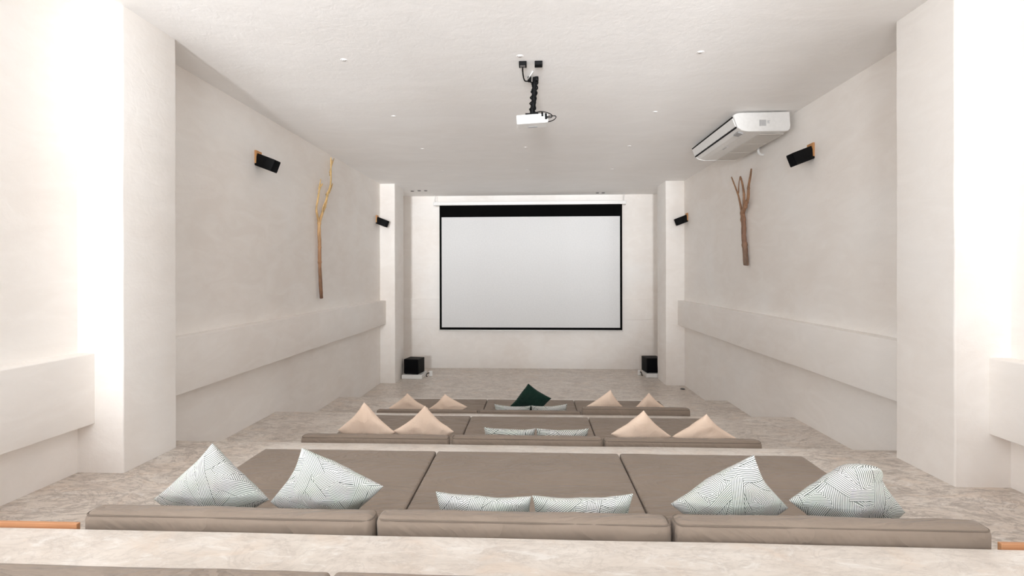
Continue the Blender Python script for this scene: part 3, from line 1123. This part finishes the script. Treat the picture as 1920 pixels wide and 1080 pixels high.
link('air_slot', local(strip(0.04, 0.15, 0.0035, AY0 + 0.035, AY1 - 0.03), ac), M_BLACK, ac, smooth=False)
link('air_slot', local(strip(0.86, 0.98, 0.0035, AY0 + 0.035, AY1 - 0.03), ac), M_BLACK, ac, smooth=False)
bm = strip(0.17, 0.84, 0.010, AY0 + 0.045, AY1 - 0.04)
link('louvre', local(bm, ac), M_WHITEP, ac, smooth=False)
# intake grille on the underside
bm = bmesh.new()
gx0, gx1, gy0, gy1 = 3.43, 3.80, 7.45, 9.12
for k in range(26):
    x = gx0 + (gx1 - gx0) * k / 25
    add_box(bm, (x - 0.003, gy0, 5.036), (x + 0.003, gy1, 5.041))
for k in range(4):
    y = gy0 + (gy1 - gy0) * k / 3
    add_box(bm, (gx0, y - 0.008, 5.034), (gx1, y + 0.008, 5.041))
link('intake_grille', local(bm, ac), plain('warm_white_plastic', (0.80, 0.77, 0.73), 0.6), ac, smooth=False)
bm = bmesh.new()
add_box(bm, (3.10, 7.40, 5.04), (3.175, 7.56, 5.066))
bmesh.ops.rotate(bm, cent=(3.137, 7.48, 5.053), matrix=Matrix.Rotation(math.radians(14), 3, 'Y'), verts=bm.verts)
link('display_panel', local(bm, ac), M_GREYP, ac, smooth=False)
bm = bmesh.new()
add_box(bm, (3.225, 8.17, 5.036), (3.275, 8.36, 5.0405))
bevel(bm, 0.0015, 1)
bd = link('badge', local(bm, ac), M_WHITEP, ac, smooth=False)
bm = bmesh.new()
add_box(bm, (3.235, 8.19, 5.0345), (3.250, 8.34, 5.0362))
link('badge_lettering', local(bm, ac), M_GREYP, bd, smooth=False)
bd.children[0].matrix_parent_inverse = Matrix()
# rating sticker on the near side panel: rows of small grey print
bm = bmesh.new()
add_box(bm, (3.372, AY0 - 0.0015, 5.118), (3.470, AY0 + 0.001, 5.212))
st = link('rating_sticker', local(bm, ac), plain('pale_grey_label', (0.62, 0.62, 0.62), 0.6), ac, smooth=False)
bm = bmesh.new()
add_box(bm, (3.374, AY0 - 0.003, 5.120), (3.384, AY0 - 0.001, 5.210))
random.seed(3)
for r in range(7):
    z = 5.126 + r * 0.012
    x = 3.390
    while x < 3.460:
        l_ = random.uniform(0.006, 0.018)
        add_box(bm, (x, AY0 - 0.003, z), (min(x + l_, 3.466), AY0 - 0.001, z + 0.006))
        x += l_ + 0.004
add_box(bm, (3.486, AY0 - 0.003, 5.16), (3.520, AY0 + 0.001, 5.166))
add_box(bm, (3.486, AY0 - 0.003, 5.176), (3.514, AY0 + 0.001, 5.182))
add_box(bm, (3.486, AY0 - 0.003, 5.192), (3.524, AY0 + 0.001, 5.198))
link('sticker_print', local(bm, ac), M_GREYP, st, smooth=False)
for y in (7.50, 9.0):
    for x in (3.20, 3.55):
        bm = bmesh.new()
        add_box(bm, (x - 0.03, y - 0.04, 5.318), (x + 0.03, y + 0.04, ZC))
        link('hanging_bracket', local(bm, ac), M_DARKGREY, ac, smooth=False)
bm = bmesh.new()
add_tube(bm, smooth_pts([(3.86, 8.40, 5.10), (3.86, 8.40, 5.00), (3.90, 8.40, 4.955), (3.95, 8.40, 4.955)]), 0.022, 10)
link('drain_pipe', local(bm, ac), M_WHITEP, ac)
bm = bmesh.new()
add_box(bm, (3.80, 8.34, 5.06), (3.88, 8.46, 5.12))
link('pipe_cover', local(bm, ac), M_GREYP, ac, smooth=False)


# ------------------------------------------------------------------ small black wall speakers on wooden plates
def wall_speaker(xw, y, z, side, lab):
    e = empty('wall_speaker', (xw, y, z), lab, 'wall speaker', 'black speakers tilted down on wooden plates on the side walls')
    bm = bmesh.new()
    add_box(bm, (0, -0.075, -0.06), (0.028, 0.075, 0.135))
    bevel(bm, 0.004, 1)
    bmesh.ops.scale(bm, vec=(side, 1, 1), verts=bm.verts)
    link('wooden_plate', bm, M_PLATE, e, smooth=False)
    # cabinet axis points into the room and down
    Mx = Matrix.Translation((0.04, 0, 0.075)) @ Matrix.Rotation(math.radians(21), 4, 'Y')
    bm = bmesh.new()
    pf = [(0.0, -0.070), (0.16, -0.088), (0.285, -0.088), (0.285, 0.088), (0.16, 0.088), (0.0, 0.070)]
    lo = [bm.verts.new((x, yy, -0.165)) for x, yy in pf]
    hi = [bm.verts.new((x, yy, 0.015)) for x, yy in pf]
    for k in range(6):
        bm.faces.new((lo[k], lo[(k + 1) % 6], hi[(k + 1) % 6], hi[k]))
    bm.faces.new(lo[::-1])
    bm.faces.new(hi)
    bevel(bm, 0.005, 2)
    bmesh.ops.transform(bm, matrix=Mx, verts=bm.verts)
    bmesh.ops.scale(bm, vec=(side, 1, 1), verts=bm.verts)
    link('cabinet', bm, M_BLACK, e, smooth=False)
    bm = bmesh.new()
    add_box(bm, (0.283, -0.080, -0.157), (0.293, 0.080, 0.007))
    bevel(bm, 0.003, 1)
    bmesh.ops.transform(bm, matrix=Mx, verts=bm.verts)
    bmesh.ops.scale(bm, vec=(side, 1, 1), verts=bm.verts)
    link('grille', bm, M_GRILLE, e, smooth=False)
    bm = bmesh.new()
    add_box(bm, (0.02, -0.03, -0.06), (0.07, 0.03, 0.06))
    bmesh.ops.scale(bm, vec=(side, 1, 1), verts=bm.verts)
    link('bracket', bm, M_BLACK, e, smooth=False)


wall_speaker(XL, 6.98, 4.625, 1, 'black wall speaker on a wooden plate, nearer one on the left wall')
wall_speaker(XL, 12.45, 4.335, 1, 'small far black wall speaker beside the left white pillar')
wall_speaker(XR, 6.98, 4.625, -1, 'black wall speaker right of the air conditioner, nearer one on the right wall')
wall_speaker(XR, 12.48, 4.335, -1, 'small far black wall speaker beside the right pillar')

# ------------------------------------------------------------------ branches hung on the walls
M_BRL = branch_mat('golden_branch_bark', (0.16, 0.075, 0.04), (0.52, 0.27, 0.13), (0.84, 0.58, 0.26), 0.0, 2.5)
M_BRR = branch_mat('brown_branch_bark', (0.30, 0.20, 0.14), (0.36, 0.20, 0.13), (0.40, 0.22, 0.12), 0.0, 1.6)


def branch(xw, side, chains, mat, lab, z0):
    bm = bmesh.new()
    base = Vector((xw, chains[0][0][0][0], z0))
    rs = random.Random(5)
    for pts, r0, r1, out in chains:
        P = []
        for i, (y, z) in enumerate(pts):
            t = i / (len(pts) - 1)
            P.append(Vector((xw + side * (0.062 + out * t), y, z)))
        P = smooth_pts(P, 2)
        n = len(P)
        R = [(r0 + (r1 - r0) * i / (n - 1)) * (1 + 0.14 * noise.noise(Vector((P[i].y * 9, P[i].z * 9, 1)))) for i in range(n)]
        for p in P[1:-1]:
            p.y += 0.008 * noise.noise(p * 7)
        add_tube(bm, P, R, 8)
        if r0 > 0.02:
            for _ in range(3):
                k = rs.randrange(2, n - 2)
                bmesh.ops.create_icosphere(bm, subdivisions=2, radius=R[k] * 1.18, matrix=Matrix.Translation(P[k]) @ Matrix.Diagonal((1, 1, 1.6, 1)))
    o = link('dry_branch', bm, mat, loc=base)
    return tag(o, lab, 'branch', 'dry branches hung on the side walls')


L_ = XL
branch(XL, 1, [([(9.007, 2.467), (8.964, 2.765), (8.927, 3.102), (8.935, 3.496), (8.905, 3.718), (8.918, 3.93)], 0.031, 0.030, 0),
               ([(8.918, 3.90), (8.813, 4.043), (8.777, 4.163), (8.839, 4.352), (8.903, 4.552), (9.004, 4.647)], 0.022, 0.014, 0.02),
               ([(8.903, 4.53), (8.966, 4.696), (8.954, 4.736)], 0.014, 0.007, 0.01),
               ([(8.918, 3.90), (9.014, 4.068), (9.159, 4.258), (9.254, 4.504), (9.385, 4.659), (9.4, 4.883), (9.387, 5.087), (9.381, 5.247)], 0.030, 0.010, 0.03),
               ([(9.386, 4.95), (9.507, 5.158), (9.601, 5.286)], 0.014, 0.006, 0.0),
               ([(9.24, 4.48), (9.405, 4.603), (9.476, 4.744)], 0.022, 0.009, 0.02),
               ([(9.014, 4.068), (9.067, 4.245), (9.213, 4.425)], 0.018, 0.010, 0.03),
               ([(9.4, 4.89), (9.45, 5.071), (9.479, 5.226)], 0.015, 0.006, 0.01)],
       M_BRL, 'long golden forked dry branch hanging on the left wall', 2.467)
branch(XR, -1, [([(8.949, 3.073), (8.969, 3.235), (8.998, 3.426), (9.037, 3.601), (9.036, 3.773), (9.07, 3.949), (9.09, 4.068)], 0.048, 0.040, 0),
                ([(9.10, 4.03), (9.17, 4.213), (9.237, 4.379), (9.292, 4.467), (9.422, 4.649), (9.531, 4.801)], 0.022, 0.010, 0.02),
                ([(9.264, 4.44), (9.25, 4.597), (9.204, 4.735)], 0.013, 0.006, 0.0),
                ([(9.06, 4.03), (9.008, 4.19), (8.99, 4.397), (9.036, 4.577), (9.11, 4.725)], 0.028, 0.014, 0.03),
                ([(9.075, 4.03), (8.922, 4.177), (8.796, 4.29), (8.779, 4.473), (8.681, 4.62), (8.609, 4.761)], 0.034, 0.014, 0.05)],
       M_BRR, 'shorter brown dry branch with four prongs on the right wall', 3.073)


# ------------------------------------------------------------------ floor speakers by the end wall
def floor_speaker(x0, y0, w_, d_, h_, z0, yaw, lab):
    e = empty('floor_speaker', (x0 + w_ / 2, y0 + d_ / 2, z0), lab, 'floor speaker', 'black cube speakers on white plinths', (0, 0, yaw))
    bm = bmesh.new()
    add_box(bm, (-w_ / 2, -d_ / 2, 0.012), (w_ / 2, d_ / 2, h_))
    bevel(bm, 0.012, 2)
    link('cabinet', bm, M_BLACK, e, smooth=False)
    bm = bmesh.new()
    add_box(bm, (-w_ / 2 + 0.02, -d_ / 2 - 0.012, 0.03), (w_ / 2 - 0.02, -d_ / 2 + 0.004, h_ - 0.02))
    bevel(bm, 0.005, 2)
    link('grille', bm, M_GRILLE, e, smooth=False)
    for sx in (-1, 1):
        for sy in (-1, 1):
            bm = bmesh.new()
            bmesh.ops.create_cone(bm, cap_ends=True, segments=12, radius1=0.02, radius2=0.02, depth=0.016)
            bmesh.ops.translate(bm, vec=(sx * (w_ / 2 - 0.05), sy * (d_ / 2 - 0.05), 0.008), verts=bm.verts)
            link('foot', bm, M_BLACK, e)


def plinth(x0, x1, y0, y1, h, lab):
    bm = bmesh.new()
    add_box(bm, (x0, y0, 0.003), (x1, y1, h))
    bevel(bm, 0.008, 2)
    tag(link('speaker_plinth', bm, M_WHITEP, smooth=False, loc=((x0 + x1) / 2, (y0 + y1) / 2, 0.003)), lab, 'plinth', 'white plinths under the cube speakers')


plinth(-3.66, -3.09, 13.22, 13.85, 0.115, 'low white plinth under the left black cube speaker')
floor_speaker(-3.60, 13.30, 0.44, 0.44, 0.42, 0.116, math.radians(-10), 'black cube speaker on a white plinth beside the left pillar')
plinth(3.175, 3.70, 13.62, 14.2, 0.115, 'low white plinth under the right black cube speaker')
floor_speaker(3.17, 13.70, 0.44, 0.44, 0.42, 0.116, math.radians(6), 'black cube speaker half hidden behind the right pillar')


def strip_box(x, y, yaw, lab):
    """a small white adaptor standing on the floor with a short looped lead"""
    e = empty('power_adaptor', (x, y, 0.003), lab, 'power adaptor', None, (0, 0, yaw))
    bm = bmesh.new()
    add_box(bm, (-0.05, -0.04, 0), (0.05, 0.04, 0.15))
    bevel(bm, 0.015, 2)
    link('body', bm, M_WHITEP, e, smooth=False)
    bm = bmesh.new()
    add_tube(bm, smooth_pts([(-0.04, -0.03, 0.10), (-0.10, -0.07, 0.10), (-0.13, -0.08, 0.03), (-0.09, -0.09, 0.01)]), 0.013, 8)
    link('lead', bm, M_BLACK, e)


strip_box(-2.93, 13.62, 0.2, 'small white adaptor on the floor, right of the left cube speaker')
strip_box(3.05, 13.97, 1.3, 'small white adaptor on the floor, left of the right cube speaker')

bm = bmesh.new()
bmesh.ops.create_cone(bm, cap_ends=True, segments=24, radius1=0.06, radius2=0.045, depth=0.02)
tag(link('floor_socket', bm, M_DARKGREY, loc=(0, 0, -0.01)), 'small dark socket on the floor at the foot of the far right pillar', 'floor socket').location = (3.77, 12.3, 0.004)
